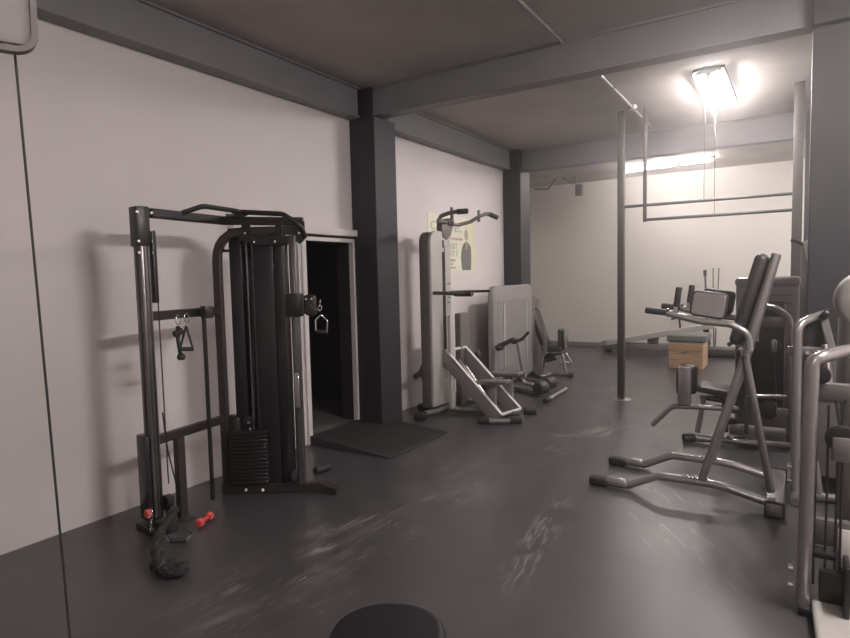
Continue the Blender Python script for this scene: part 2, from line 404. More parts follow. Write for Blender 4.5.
# ================================================================ POSTER
pt = thing('poster', 'cream poster with grey lettering and a suited figure on the left wall', 'poster', AX(450,271,-4.0))
PY0, PY1, PZ0, PZ1 = 6.42, 7.70, 1.67, 2.41
obj('sheet', MB().box((-3.999,PY0,PZ0),(-3.994,PY1,PZ1)), 'paper', pt)
obj('tinted_panel', MB().box((-3.994,7.42,PZ0),(-3.9925,PY1,PZ1)), 'paper_g', pt)
def text(body, y, z, size, m, par, x=-3.992, name='lettering'):
    cu = bpy.data.curves.new('lettering', 'FONT'); cu.body = body; cu.size = size; cu.extrude = .0008
    o = bpy.data.objects.new('t', cu); C.objects.link(o)
    o.matrix_world = Matrix.Translation((x,y,z)) @ Matrix(((0,0,1,0),(1,0,0,0),(0,1,0,0),(0,0,0,1)))
    dg = bpy.context.evaluated_depsgraph_get(); me = bpy.data.meshes.new_from_object(o.evaluated_get(dg))
    me.transform(o.matrix_world); bpy.data.objects.remove(o)
    b = MB(); b.bm.from_mesh(me); return obj(name, b, m, par, smooth=False)
text('CZŁOWIEC', 6.48, 2.20, .16, 'ink_l', pt)
text('zmień swoje życie', 6.88, 2.09, .06, 'ink_r', pt)
text('GET', 6.98, 1.965, .11, 'ink_l', pt); text('FIT 7', 6.96, 1.865, .11, 'ink_l', pt)
text('treningi', 6.94, 1.80, .055, 'ink_r', pt); text('siła', 6.98, 1.75, .05, 'ink_l', pt); text('kondycja', 6.94, 1.70, .05, 'ink_l', pt)
fig = MB()
def po(*yz): return [V((-3.9915,a,b)) for a,b in yz]
fig.prism(po((7.30,PZ0+.01),(7.56,PZ0+.01),(7.58,1.85),(7.57,2.0),(7.50,2.06),(7.44,2.08),(7.36,2.05),(7.30,1.98),(7.27,1.85)),(.001,0,0))
obj('suited_figure', fig, 'ink', pt)
fig = MB().prism(po((7.41,1.97),(7.46,1.97),(7.47,2.07),(7.41,2.07)),(.0022,0,0))
fig.prism([V((-3.9905,7.435+.05*math.cos(a),2.17+.075*math.sin(a))) for a in [k*PI/8 for k in range(16)]],(.001,0,0))
obj('figure_face', fig, 'skin', pt)

# ================================================================ FUNCTIONAL TRAINER (left)
T = plane((-3.535,2.186),(-3.385,3.41))
ft = thing('functional_trainer', 'tall black dual-cable training machine standing against the white wall beside the doorway', 'gym machine', (-3.5,2.8,0))
TU = (V((-3.385,3.41,0))-V((-3.535,2.186,0))).normalized(); TN = V((TU.y,-TU.x,0))
AXT = (TU, TN, V((0,0,1)))
def tz(p, z): p = V(p); p.z = z; return p
def vbox(b, px, py, z0, z1, su, sn, off=0.0, bev=.006):
    c = T(px,py,off); c = V((c.x,c.y,(z0+z1)/2)); b.obox(c,(su,sn,z1-z0),AXT,bev); return c
cL = T(157,530); cR = T(303,478)
# left column: extruded profile with grooves
b = MB(); cc = V((cL.x,cL.y,.0))
b.obox(tz(cc,1.03),(.060,.085,1.90),AXT,.006)
for s in (-1,1): b.obox(tz(cc,1.03)+TU*.034*s,(.012,.026,1.90),AXT,.003,1)
for s in (-1,0,1): b.obox(tz(cc,1.03)+TN*.043+TU*.024*s,(.012,.012,1.90),AXT,.003,1)
obj('column', b, 'alu', ft)
b = MB(); b.obox(tz(cc,1.955),(.085,.105,.25),AXT,.008); obj('top_cap', b, 'black', ft)
b = MB()
for z in (2.04,1.86,1.79):
    for s in (-1,1): b.cyl(tz(cc,z)+TU*.045*s+TN*.065, tz(cc,z)+TU*.045*s+TN*.075, .009, 8)
obj('bolt', b, 'chrome', ft)
# lower smoked cover round the column, floor plate
b = MB(); b.obox(tz(cc,.34)-TN*.03-TU*.012,(.10,.12,.56),AXT,.01); obj('lower_cover', b, 'gloss', ft)
b = MB(); b.obox(tz(cc,.02),(.18,.2,.04),AXT,.008); obj('foot', b, 'black', ft)
# cable on the column and swivel pulley
b = MB()
b.tube([tz(cc,1.93)+TN*.08+TU*.05, tz(cc,.30)+TN*.09+TU*.05], .004, seg=6)
b.tube([tz(cc,.75)+TU*.08, tz(cc,.5)+TU*.10, tz(cc,.12)+TU*.17], .005, seg=6)
obj('cable', b, 'wire', ft)
b = MB(); b.obox(tz(cc,.17)+TN*.08+TU*.05,(.05,.07,.10),AXT,.008); b.cyl(tz(cc,.13)+TN*.12+TU*.02,tz(cc,.13)+TN*.12+TU*.06,.045,20,.008)
obj('pulley_block', b, 'black', ft)
obj('adjusting_knob', MB().cyl(tz(cc,.13)-TU*.09+TN*.05, tz(cc,.13)-TU*.05+TN*.05, .028, 16, .006), 'red', ft, 'red knob')
b = MB(); b.obox(tz(cc,1.70)+TU*.075,(.03,.05,.46),AXT,.006); obj('pulley_bracket', b, 'dark_trim', ft)
# top beam
T2 = plane((-3.60,2.89),(-2.99,3.27))
b = MB(); p0 = T(150,212); p1 = T2(303,224); pm = T2(224,224)
p0.z = 2.045; p1.z = 2.02; pm.z = 2.04
b.rtube([p0,pm,p1], .06, .06); obj('top_beam', b, 'dark_trim', ft)
# arched main upright
b = MB(); a0 = T2(228,488); a0.z = .03; a1 = T(216,226,0); a1.z = 1.96; a1 = V((a0.x,a0.y,1.96)); a2 = V((p1.x,p1.y,1.96))
b.rtube([a0,a1,a2], .06, .06, .22, up=V((.529,-.849,0))); obj('arched_frame', b, 'dark_trim', ft)
TA, TUA, TNA, AXTA = T, TU, TN, AXT
TUB = V((.849,.529,0)); TNB = V((.529,-.849,0)); AXTB = (TUB, TNB, V((0,0,1)))
# pull-up handles
b = MB()
q0, q1, q2 = T(182,213,.10), T(203,206,.16), T(236,211,.16)
b.tube([q0,q1,q2,T(246,214,.02)], .017, .08, 10)
obj('pull_up_grip', b, 'black', ft)
T, TU, TN, AXT = T2, TUB, TNB, AXTB
b = MB(); b.tube([T(232,216,.02),T(240,212,.14),T(283,214,.18),T(301,226,.18),T(305,237,.12)], .018, .08, 10)
obj('pull_up_grip', b, 'black', ft)
b = MB(); b.obox(tz(T(236,216,.05),2.07),(.12,.10,.02),AXT,.004); obj('grip_plate', b, 'silver_d', ft)
# top pulley housing plate with two slots
b = MB(); u0, u1 = T(238,240), T(305,240)
def tp(px, py, off=.045): return T(px,py,off)
b.prism([tp(239,235),tp(304,236),tp(304,240),tp(300,243.5),tp(279,245.5),tp(257,245),tp(247,242),tp(239,241)],-TN*.02,.003,1)
for px in (247,279,300): b.obox(T(px,230,.03),(.05 if px != 300 else .07,.02,.12),AXT,.003,1)
b.obox(T(246,236,-.04),(.06,.02,.16),AXT,.004,1)
for px in (246,263,281,297): b.cyl(T(px,237,.03),T(px,237,-.07),.035,18)
obj('pulley_housing', b, 'black', ft)
b = MB()
for px,py in ((245,233),(254,242),(275,241.5),(297,243),(299,233)): b.cyl(tp(px,py,.045),tp(px,py,.055),.008,8)
obj('bolt', b, 'chrome', ft)
obj('stay_rod', MB().tube([T(217,251),T(262,250,-.05)],.011,seg=8), 'black', ft)
# shroud panels of the weight tower
zt = 1.93
pA, pB = T(234,480,-.13), T(292,470,-.13)
def tower_panel(px0, px1, off, z0, z1, th, m, name, bev=.004):
    A, B = T(px0,360,off), T(px1,360,off); c = (A+B)/2
    bb = MB().obox(V((c.x,c.y,(z0+z1)/2)),((B-A).dot(TU),th,z1-z0),AXT,bev); return obj(name, bb, m, ft)
tower_panel(237,292,-.10,.07,zt,.02,'gloss','rear_cover')
tower_panel(236,248,-.05,.06,zt,.10,'gloss','side_cover')
tower_panel(259,279,-.03,.07,zt,.10,'gloss','front_cover')
tower_panel(280,289,-.04,.07,zt,.12,'black','side_cover')
b = MB()
for px in (251,257): 
    c = T(px,360,-.0); b.cyl(tz(c,.1),tz(c,zt),.008,10)
obj('guide_rod', b, 'alu', ft)
obj('cable', MB().tube([tz(T(254,300,.0),1.9),tz(T(254,407,.0),.55)],.004,seg=6), 'wire', ft)
# right column
b = MB(); cr = tz(T(299,400,.02),0)
b.obox(tz(cr,1.0),(.055,.07,1.84),AXT,.006); b.obox(tz(cr,1.0)+TN*.042,(.02,.01,1.84),AXT,.002,1)
obj('column', b, 'alu', ft)
obj('guide_plate', MB().obox(tz(cr,.79)+TN*.052,(.035,.008,.26),AXT,.003,1), 'chrome', ft)
# carriage with swivelling arm on the right column
cz = T(296,305,.02).z
b = MB(); b.obox(tz(cr,cz)+TN*.01,(.11,.12,.17),AXT,.01); b.obox(tz(cr,cz)+TU*.115+TN*.03,(.09,.06,.15),AXT,.025,3); b.cyl(tz(cr,cz-.04)+TU*.13+TN*.02,tz(cr,cz-.04)+TU*.13+TN*.11,.04,20,.006)
obj('carriage', b, 'black', ft)
b = MB()
for dz in (.045,-.045):
    for s in (.1,.14): b.cyl(tz(cr,cz+dz)+TU*s+TN*.09,tz(cr,cz+dz)+TU*s+TN*.098,.007,8)
obj('bolt', b, 'chrome', ft)
# weight stack
zs = T(252,430,-.06).z
c = tz(T(251,450,.0),0)
for k in range(14):
    z = .09+k*.0285
    obj('weight_plate', MB().obox(tz(c,z+.0125),(.28,.13,.0255),AXT,.004,1).cyl(tz(c,z+.012)+TN*.075+TU*.0,tz(c,z+.012)+TN*.0775,.008,8), 'black', ft)
b = MB(); b.cyl(tz(c,.55)-TN*.02,tz(c,.55)+TN*.02,.045,22,.008); obj('pulley', b, 'black', ft)
obj('pulley_hook', MB().cyl(tz(c,.49),tz(c,.56),.01,8).cyl(tz(c,.55)+TN*.02,tz(c,.55)+TN*.03,.012,8), 'chrome', ft)
# side weight block left of the stack
c2 = tz(T(236,450,-.04),0); obj('stack_shroud', MB().obox(tz(c2,.33),(.12,.12,.52),AXT,.03,3), 'black', ft)
# base
b = MB(); g0, g1 = T(223,488), T(320,486); g0.z = g1.z = .045; g2 = T(338,489,.06); g2.z = .015
b.rtube([g0,g1,g2], .075, .06, .12)
obj('base_frame', b, 'dark_trim', ft)
b = MB(); 
for px in (246,263): b.cyl(T(px,490,.035),T(px,490,.045),.011,10)
obj('bolt', b, 'chrome', ft)
b = MB().cyl(T(294,475,.06)-TN*.012,T(297,475,.06)+TN*.012,.045,22,.006); obj('pulley', b, 'black', ft)
obj('bolt', MB().cyl(T(294,475,.06)+TN*.012,T(297,475,.06)+TN*.018,.008,8), 'chrome', ft)
obj('cable', MB().tube([T(289,462,.05),tz(T(289,420,.05),.55)],.004,seg=6).tube([T(297,462,.05),tz(T(297,420,.05),1.2)],.004,seg=6), 'wire', ft)
T, TU, TN, AXT = TA, TUA, TNA, AXTA
# cross bars between the left column and the arch
b = MB(); m0 = tz(cc,.575); m1 = tz(a0,.575); b.rtube([m0,m1],.06,.05); obj('cross_bar', b, 'dark_trim', ft)
b = MB(); m0 = tz(cc,1.385); m1 = tz(a0,1.385); b.rtube([m0,m1],.06,.05); b.obox(tz(T(207,314),1.39),(.06,.07,.085),AXT,.006); obj('cross_bar', b, 'dark_trim', ft)
b = MB(); sp = T(182,500); b.rtube([tz(sp,.56),tz(sp,.0)+V((0,0,.012))],.06,.06,up=TN); b.obox(tz(sp,.008),(.12,.11,.016),AXT,.003,1); obj('short_post', b, 'dark_trim', ft)
b = MB(); b.tube([tz(T(208,400),1.385),tz(T(208,400),.06)],.015,seg=10); obj('thin_post', b, 'black', ft)

# ---- attachments hanging on the trainer
def carabiner(b, p, r=.018):
    pts = [p+TU*r*math.cos(a)+V((0,0,1.7*r*math.sin(a))) for a in [k*PI/6 for k in range(12)]]
    b.tube(pts,.004,seg=6,closed=True)
h = T(187,318,.05)
th = thing('strap_handle', 'black triangular strap handle hanging from the trainer cross bar by a chrome clip', 'cable handle', h)
b = MB(); carabiner(b, h+V((0,0,-.0))); obj('clip', b, 'chrome', th)
b = MB(); top = T(186,326,.05); la, lb = T(180,349,.05), T(193,349,.05)
for q in (la, lb): b.rtube([top,q],.022,.006,up=TN)
obj('strap', b, 'rubber', th); obj('grip', MB().cyl(la,lb,.014,12,.004), 'rubber', th)
h = T(178,320,.06)
th = thing('rope_handle', 'short black rope with rubber knob hanging beside the strap handle', 'cable handle', h)
b = MB(); carabiner(b, h); obj('clip', b, 'chrome', th)
b = MB(); b.tube([T(178,326,.06),T(178,340,.07),T(181,357,.06)],.013,.03,10); b.cyl(T(174,335,.07),T(182,330,.07),.022,12,.005); obj('rope', b, 'rubber', th)
obj('knob', MB().lathe(T(181,353,.06),(0,0,-1),[(.01,0),(.024,.012),(.028,.03),(.02,.045)],16), 'rubber', th)
# D handle on the right arm
T, TU, TN, AXT = T2, TUB, TNB, AXTB
h0 = T(320,300,.06); h = T(321,312,.06)
th = thing('stirrup_handle', 'chrome stirrup handle hanging in front of the dark doorway', 'cable handle', T(321,333,.06))
b = MB(); carabiner(b, T(320,308,.06), .012); b.tube([h0,T(320,304,.06)],.004,seg=6); b.tube([T(316,331,.06),T(315.5,320,.06),T(321,314,.06),T(327.5,321,.06),T(327,332,.06)],.006,.02,8); obj('yoke', b, 'chrome', th)
obj('grip', MB().cyl(T(316,331.5,.06),T(327,332.5,.06),.013,12,.003), 'rubber', th)
T, TU, TN, AXT = TA, TUA, TNA, AXTA
# stirrup lying low at the left column
th = thing('stirrup_handle', 'chrome and black stirrup handle resting by the foot of the left trainer column', 'cable handle', G(180,541,.02))
q = [G(165,533,.06),G(170,541,.03),G(186,541,.012),G(192,534,.03),G(188,529,.05)]
b = MB().tube([q[0],q[1]],.007,seg=8).tube([q[2],q[3],q[4]],.007,.01,8); obj('yoke', b, 'chrome', th)
obj('grip', MB().cyl(q[1],q[2]+V((0,0,.008)),.013,12,.003).obox(G(172,525,.09),(.07,.03,.10),AXT,.01), 'rubber', th)
# heavy rope hanging at the foot
rp = MB()
hp = tz(cc,.13)+TN*.14+TU*.05
path = [hp, G(158,538,.10), G(157,553,.06), G(160,566,.05), G(168,573,.034), G(180,572,.034), G(184,568,.034)]
path = fillet(path,.08)
for k in range(2):
    pts = []
    for i in range(60):
        t = i/59*(len(path)-1); j = min(int(t),len(path)-2); p = lerp(path[j],path[j+1],t-j)
        a = t*1.9+k*PI; pts.append(p+TU*.018*math.cos(a)+V((0,0,.014*math.sin(a)+.006)))
    rp.tube(pts,.021,seg=8)
ro = thing('training_rope', 'black braided rope with round end knobs lying on the floor by the left trainer column', 'rope', (cc.x+.2,cc.y-.1,0))
obj('braid', rp, 'rubber', ro)
for (px,py) in ((170,571),(182,573),(157,571)):
    obj('end_knob', MB().lathe(G(px,py,.0)+V((0,0,.004)),(0,0,1),[(.02,0),(.036,.012),(.04,.03),(.034,.05),(.015,.06)],16), 'rubber', ro)
b = MB()
for i,(px,py) in enumerate(((152,512),(151,518),(151,524),(152,530))): 
    p = T(px,py,.14); b.tube([p+(TU if i%2 else TN)*.011*math.cos(a)+V((0,0,.016*math.sin(a))) for a in [k*PI/5 for k in range(10)]],.0035,seg=6,closed=True)
tag(obj('chain', b, 'chrome'), 'short bright chain hanging at the foot of the left trainer column', 'chain')

# red dumbbell
p, q = G(198,524,.028), G(211,515,.028); d = (q-p).normalized()
db = thing('dumbbell', 'small red vinyl dumbbell lying on the floor near the wall', 'dumbbell', tz((p+q)/2,0))
obj('bar', MB().cyl(p+d*.02,q-d*.02,.013,12), 'red', db)
for s,e in ((p,1),(q,-1)): obj('head', MB().cyl(s-d*e*.0,s+d*e*.04,.028,6,.006), 'red', db)
# ankle roller on the floor
p, q = G(315,471,.03), G(324,468,.03); d = (q-p).normalized()
tag(obj('foam_roller', MB().cyl(p,p+d*.09,.03,16,.008).cyl(p+d*.09,q-d*.02,.018,12).cyl(q-d*.02,q+d*.06,.03,16,.008), 'rubber'), 'small black roller grip lying on the floor in front of the doorway', 'roller')

# ramp mat at the door
b = MB().prism([V((-3.995,4.15,0)),V((-3.02,4.15,0)),V((-3.02,4.15,.012)),V((-3.9,4.15,.085)),V((-3.995,4.15,.085))],(0,1.0,0),.004,1)
m2 = MB()
rm = thing('ramp_mat', 'black ribbed rubber ramp mat in front of the dark doorway', 'mat', (-3.5,4.65,0))
obj('ramp', b, 'mat', rm)
for k in range(24): m2.box((-3.9,4.18+k*.04,.0),(-3.05,4.19+k*.04,.003))
for v in m2.bm.verts: v.co.z += .012+(.085-.012)*(-3.02-v.co.x)/(.88)
obj('ribs', m2, 'rubber', rm)
# ================================================================ PULL-UP RIG in the middle
rg = thing('pull_up_rig', 'tall dark floor-to-ceiling post carrying two long horizontal pull-up bars', 'pull-up rig', (-1.88,7.556,0))
b = MB().box((-1.92,7.516,.0),(-1.84,7.596,ZC),.008); obj('post', b, 'post', rg, 'dark post near the middle of the room')
b = MB().lathe((-1.88,7.556,0),(0,0,1),[(.125,0),(.125,.005),(.12,.008),(.07,.010)],24); obj('floor_plate', b, 'silver', rg)
obj('post', MB().box((-.085,7.5,0),(.01,7.6,ZC),.008), 'post', rg)
obj('upper_bar', MB().cyl((-1.85,7.55,2.40),(-.03,7.55,2.40),.018,14), 'post', rg)
obj('lower_bar', MB().cyl((-1.60,7.55,2.225),(-.03,7.55,2.225),.018,14), 'post', rg)
obj('drop_post', MB().box((-1.62,7.53,2.20),(-1.58,7.57,ZC),.004), 'post', rg)
for x,z in ((-.95,2.4),(-.84,2.22)): obj('hanging_wire', MB().cyl((x,7.55,z),(x,7.55,ZC),.003,6), 'wire', rg)

# bracket and pipes at the far left ceiling
bk = thing('wall_bracket', 'thin pipe bracket with a small speaker box high on the far wall', 'bracket', (-4.0,11.5,3.3))
P_ = lambda px,py: AY(px,py,11.9)
obj('strut', MB().tube([P_(534,189),P_(548,189),P_(559,174)],.018,.05,8).tube([P_(558,176),P_(574,184)],.014,seg=8), 'silver_d', bk)
obj('arm', MB().tube([P_(559,174),P_(612,169)],.02,seg=8), 'silver_d', bk)
obj('head', MB().box(P_(576,196)-V((.0,.08,0)),P_(583,184)+V((0,.08,0)),.02), 'shell_d', bk)  # speaker box shaped from an indistinct blob
obj('hanger', MB().cyl(P_(575,184),tz(P_(575,184),ZC),.01,8), 'silver_d', bk)

# ================================================================ CHIN / DIP TOWER
tw = thing('chin_dip_tower', 'tall light grey assisted pull-up tower in front of the wall poster', 'gym machine', (-3.6,6.05,0))
X0, X1, Y0, Y1 = -3.68, -3.52, 5.70, 6.14
def arch_outline(x, y0, y1, z0, z1, r): return [V((x,y0,z0)),V((x,y1,z0))]+[V((x,y1-r+r*math.cos(a),z1-r+r*math.sin(a))) for a in [k*PI/12 for k in range(7)]]+[V((x,y0+r-r*math.sin(a),z1-r+r*math.cos(a))) for a in [k*PI/12 for k in range(7)]]
obj('side_cover', MB().prism(arch_outline(X0,Y0,Y1,.08,2.11,.12),(X1-X0-.04,0,0),.02,3), 'shell_b', tw)  # side turned from the lamp, its shade put into the darker colour
obj('front_cover', MB().prism(arch_outline(X1-.04,Y0-.005,Y1+.005,.10,2.12,.13),(.05,0,0),.018,3), 'shell', tw)
b = MB().box((X1+.008,5.94,.75),(X1+.014,5.99,1.88)).box((X1+.008,5.95,1.93),(X1+.014,5.98,2.02)); obj('cable_slot', b, 'black', tw)
b = MB()
for z in (1.5,1.40,1.34,1.28,1.10): b.box((X1+.008,6.05,z),(X1+.013,6.12,z+.018))
b.box((X1+.008,6.04,.75),(X1+.013,6.11,1.02)); obj('scale_mark', b, 'ink', tw)
obj('cable', MB().cyl((X1+.03,5.965,.4),(X1+.03,5.965,1.95),.004,6), 'wire', tw)
# second post
b = MB().box((-3.50,AX(458,350,-3.46).y,.05),(-3.42,AX(467,350,-3.46).y,1.15),.01); obj('front_post', b, 'shell_b', tw)
b = MB().box((-3.44,AX(449,330,-3.42).y,.05),(-3.40,AX(453,330,-3.42).y,1.15),.008); obj('front_post', b, 'shell', tw)
# neck and chin bar
Q = lambda px,py,off=0.0: AX(px,py,-3.5+off)
b = MB().prism([Q(443,237),Q(447,240),Q(451,236),Q(454,224),Q(451,220),Q(442,222)],(-.08,0,0),.01,2)
b.cyl(Q(440,222,-.1),Q(454,221,.05),.035,16,.01); obj('neck', b, 'silver_d', tw)
def q3(px,py,X): return AX(px,py,X)
b = MB().tube([q3(446,222,-3.5),q3(438,221,-3.38),q3(441,216,-3.2),q3(449,213,-3.1),q3(460,211,-2.95),q3(467,211,-2.9)],.022,.06,10)
b.tube([q3(448,223,-3.5),q3(458,225,-3.45),q3(470,222,-3.35),q3(480,216,-3.25),q3(487,213.5,-3.2),q3(497,218,-3.1)],.022,.06,10)
b.obox(q3(452,213,-3.07),(.03,.03,.12),((1,0,0),(0,1,0),(0,0,1)),.006); b.obox(q3(479,216,-3.26),(.03,.03,.14),((1,0,0),(0,1,0),(0,0,1)),.006)
obj('chin_bar', b, 'silver_d', tw)
b = MB().cyl(q3(457,211.8,-2.98),q3(468,211,-2.89),.028,12,.006); obj('grip', b, 'rubber', tw)
b = MB().cyl(q3(489,214,-3.18),q3(498,218,-3.09),.028,12,.006); obj('grip', b, 'rubber', tw)
# dip bars
z = 1.155
obj('dip_bar', MB().tube([q3(434,293,-3.5),q3(472,294,-2.95)],.022,seg=10), 'shell_b', tw)
obj('dip_bar', MB().tube([q3(450,292,-3.48),q3(490,291,-3.05)],.016,seg=10), 'black', tw)
obj('grip', MB().cyl(q3(455,294,-3.20),q3(472,294,-2.95),.028,12,.006), 'rubber', tw)
# base
b = MB().tube([G(424,414,.035),G(437,411,.035),G(450,405,.035)],.035,.05,12)
b.tube([V((-3.62,5.75,.035)),V((-3.45,6.75,.035))],.03,seg=12); b.tube([V((-3.6,6.3,.06)),V((-2.9,6.5,.06))],.03,seg=10)
b.tube([G(450,409,.04),G(520,414,.04)],.03,seg=10)
obj('base_frame', b, 'silver_d', tw)
for px,py in ((421,416),(424,407)): obj('foot_cap', MB().obox(G(px,py,.04),(.14,.12,.075),((.96,.28,0),(-.28,.96,0),(0,0,1)),.015), 'rubber', tw)
# side lever with roller
b = MB().tube([q3(430,352,-3.62),q3(419,374,-3.75)],.025,seg=10).tube([q3(419,374,-3.75),q3(428,380,-3.7)],.02,seg=8); obj('side_lever', b, 'shell_b', tw)
obj('lever_pad', MB().cyl(q3(415,377,-3.72),q3(423,371,-3.72),.035,16,.01), 'pad', tw)
# inclined kneeling frame
fr = [AY(446,351,5.92),AY(465,347,6.30),G(520,409,.06),G(501,415,.06)]
for a_, c_ in ((fr[0],fr[3]),(fr[1],fr[2])):
    d = (c_-a_).normalized(); nn = V((d.z,0,-d.x)).normalized()
    if nn.z < 0: nn = -nn
    mid = (a_+c_)/2
    obj('inclined_rail', MB().obox(mid-nn*.07,((c_-a_).length,.025,.15),(d,d.cross(nn)*-1,nn),.008), 'shell_d', tw)
    obj('rail_edge', MB().rtube([a_+nn*.012,c_+nn*.012],.012,.045,up=nn,c=.003), 'white', tw)
obj('rail_edge', MB().tube([fr[0],fr[1]],.018,seg=10).tube([fr[2],fr[3]],.018,seg=10), 'white', tw)
for k,(pa,pb) in enumerate((((476,382),(509,382)),((497,374),(521,374)))):
    A, B = AY(*pa,6.0+.28*k), AY(*pb,6.0+.28*k)
    obj('step_plate', MB().obox((A+B)/2,((B-A).length,.16,.045),((B-A),V((0,1,0)),V((0,0,1))),.015,3), 'silver_d', tw)
    pc = lerp(A,B,.5); obj('step_post', MB().box(V((pc.x-.05,pc.y-.02,.04)),V((pc.x+.05,pc.y+.02,pc.z-.02)),.01), 'shell_d', tw)
obj('gas_strut', MB().tube([AY(466,366,6.15),AY(490,402,6.1)],.014,seg=8).tube([AY(459,360,6.15),AY(476,384,6.1)],.018,seg=8), 'silver', tw)
obj('base_frame', MB().tube([G(489,421,.035),G(510,421,.035)],.032,seg=12), 'silver_d', tw)
for px,py in ((484,420),(515,420),(530,411)): obj('foot_cap', MB().obox(G(px,py,.035),(.14,.10,.07),((.85,.53,0),(-.53,.85,0),(0,0,1)),.02,3), 'rubber', tw)
obj('roller_pad', MB().cyl(AY(470,356,6.7),AY(480,354,6.7),.05,20,.015), 'pad', tw)
obj('roller_arm', MB().tube([V((-3.46,6.4,.66)),AY(472,356,6.7)],.02,seg=8).tube([V((-3.46,6.4,.4)),AY(466,364,6.4)],.025,seg=8), 'silver_d', tw)

# ================================================================ ROTARY CALF / GLUTE MACHINE with pale shroud
gm = thing('glute_machine', 'machine with rounded light grey shroud, forearm pad and black rollers beyond the inclined frame', 'gym machine', (-3.3,8.0,0))
XS = -3.56; pL, pR = AX(494,330,XS), AX(533,330,XS); ztop = AX(514,285,XS).z
obj('shroud', MB().prism(rrect((XS-.10,pL.y,.03),(0,1,0),(0,0,1),pR.y-pL.y,ztop-.03,.12),(.10,0,0),.03,3), 'shell_m', gm)
obj('recessed_panel', MB().prism(rrect((XS-.005,pL.y+.12,.25),(0,1,0),(0,0,1),pR.y-pL.y-.3,ztop-.45,.05),(.012,0,0),.004,1), 'shell_d', gm)
b = MB().box((XS+.005,pL.y+.30,.3),(XS+.02,pL.y+.34,ztop-.25),.003,1).box((XS+.005,pR.y-.30,.3),(XS+.02,pR.y-.27,ztop-.25),.003,1); obj('panel_rib', b, 'shell', gm)
obj('rear_shroud', MB().prism(rrect((XS-.125,pR.y+.03,.03),(0,1,0),(0,0,1),.14,ztop-.22,.06),(.10,0,0),.02,3), 'shell_b', gm)
B_ = lambda px,py,Y=7.35: AY(px,py,Y)
obj('forearm_pad', MB().obox(B_(508,342),(.26,.14,.06),((.9,0,.42),(0,1,0),(-.42,0,.9)),.025,3).obox(B_(500,347),(.10,.16,.09),((.8,0,.6),(0,1,0),(-.6,0,.8)),.03,3), 'pad', gm)
obj('handle', MB().tube([B_(514,343),B_(522,339),B_(529,332)],.02,.03,10), 'rubber', gm)
obj('pad_post', MB().rtube([B_(517,341),B_(524,382)],.035,.03,up=(1,0,0)).tube([B_(512,343),B_(524,339)],.018,seg=8), 'silver', gm)
obj('main_beam', MB().rtube([B_(491,374),B_(526,375)],.06,.09), 'silver_d', gm)
obj('lower_arm', MB().tube([B_(522,377),B_(524,383),B_(531,384),B_(540,391)],.03,.06,12), 'silver', gm)
obj('main_post', MB().box(B_(504,397)-V((0,.04,0)),B_(511,376)+V((0,.04,0)),.01), 'shell_d', gm)
obj('base_tube', MB().rtube([V((XS+.05,7.6,.04)),V((-2.9,7.3,.04))],.06,.06).rtube([V((XS+.02,8.2,.04)),V((-2.95,8.0,.04))],.05,.05), 'silver_d', gm)
p, q = G(535,392,.085), G(551,384,.085); d = (q-p).normalized()
p = AY(541,387,7.3)
for k,(px,py,Y) in enumerate(((541,387.5,7.25),(549,383,7.55))):
    p = AY(px,py,Y); obj('roller_pad', MB().cyl(p-V((.02,.09,0)),p+V((.02,.09,0)),.088,24,.03), 'pad', gm)
obj('foot_bar', MB().tube([G(549,399,.03),G(566,389,.03)],.028,seg=12), 'silver', gm)
obj('foot_cap', MB().tube([G(545,401,.03),G(549,399,.03)],.032,seg=12), 'rubber', gm)

# ================================================================ SEATED MACHINE at the far left
sm = thing('seated_machine', 'small machine with dark seat, leaning backrest and upright knee pad beside the far wall', 'gym machine', (-3.2,9.1,0))
E_ = lambda px,py,Y=9.1: AY(px,py,Y)
d = (E_(534,310)-E_(546,346)).normalized(); mid = (E_(534,310)+E_(546,346))/2
obj('backrest', MB().obox(mid,(.09,.30,.58),(V((0,1,0)).cross(d),V((0,1,0)),d),.035,3), 'pad', sm)
obj('seat', MB().obox(E_(554,348.5),(.34,.32,.075),((1,0,.05),(0,1,0),(-.05,0,1)),.03,3), 'pad', sm)
obj('knee_pad', MB().obox(E_(561.5,338),(.07,.2,.30),((1,0,0),(0,1,0),(0,0,1)),.025,3), 'pad', sm)
obj('pad_plate', MB().obox(E_(566,339),(.03,.16,.30),((1,0,0),(0,1,0),(0,0,1)),.008), 'silver', sm)
obj('side_plate', MB().obox(E_(545,342,8.85),(.04,.10,.36),((1,0,0),(0,1,0),(0,0,1)),.008), 'silver_d', sm)
obj('frame_tube', MB().tube([E_(531,314),E_(536,308),E_(539,311)],.018,.04,8).tube([E_(553,355),E_(562,353),E_(567,375)],.02,.05,8).tube([E_(566,353,9.4),E_(571,362,9.4)],.018,seg=8)
    .tube([E_(546,355),E_(542,372)],.02,seg=8).tube([E_(543,345,8.85),E_(541,370,8.85)],.018,seg=8), 'silver', sm)
obj('base_frame', MB().tube([E_(533,372,8.85),G(541,377,.03),G(551,373.5,.03),G(570,374.5,.03)],.028,.06,10).tube([G(560,362,.03),G(572,362,.03)],.022,seg=8), 'silver_d', sm)
obj('foot_cap', MB().tube([G(567,375,.03),G(573,375,.03)],.034,seg=10), 'rubber', sm)
obj('weight_housing', MB().box(E_(533,380)*1+V((-.12,.1,.1)),E_(538,300)+V((-.1,.35,-.0)),.03), 'shell_b', sm)
obj('cam', MB().cyl(E_(550,357)-V((0,.05,0)),E_(550,357)+V((0,.05,0)),.07,18,.01).cyl(E_(546,361,9.0),E_(556,358,9.0),.03,12), 'black', sm)

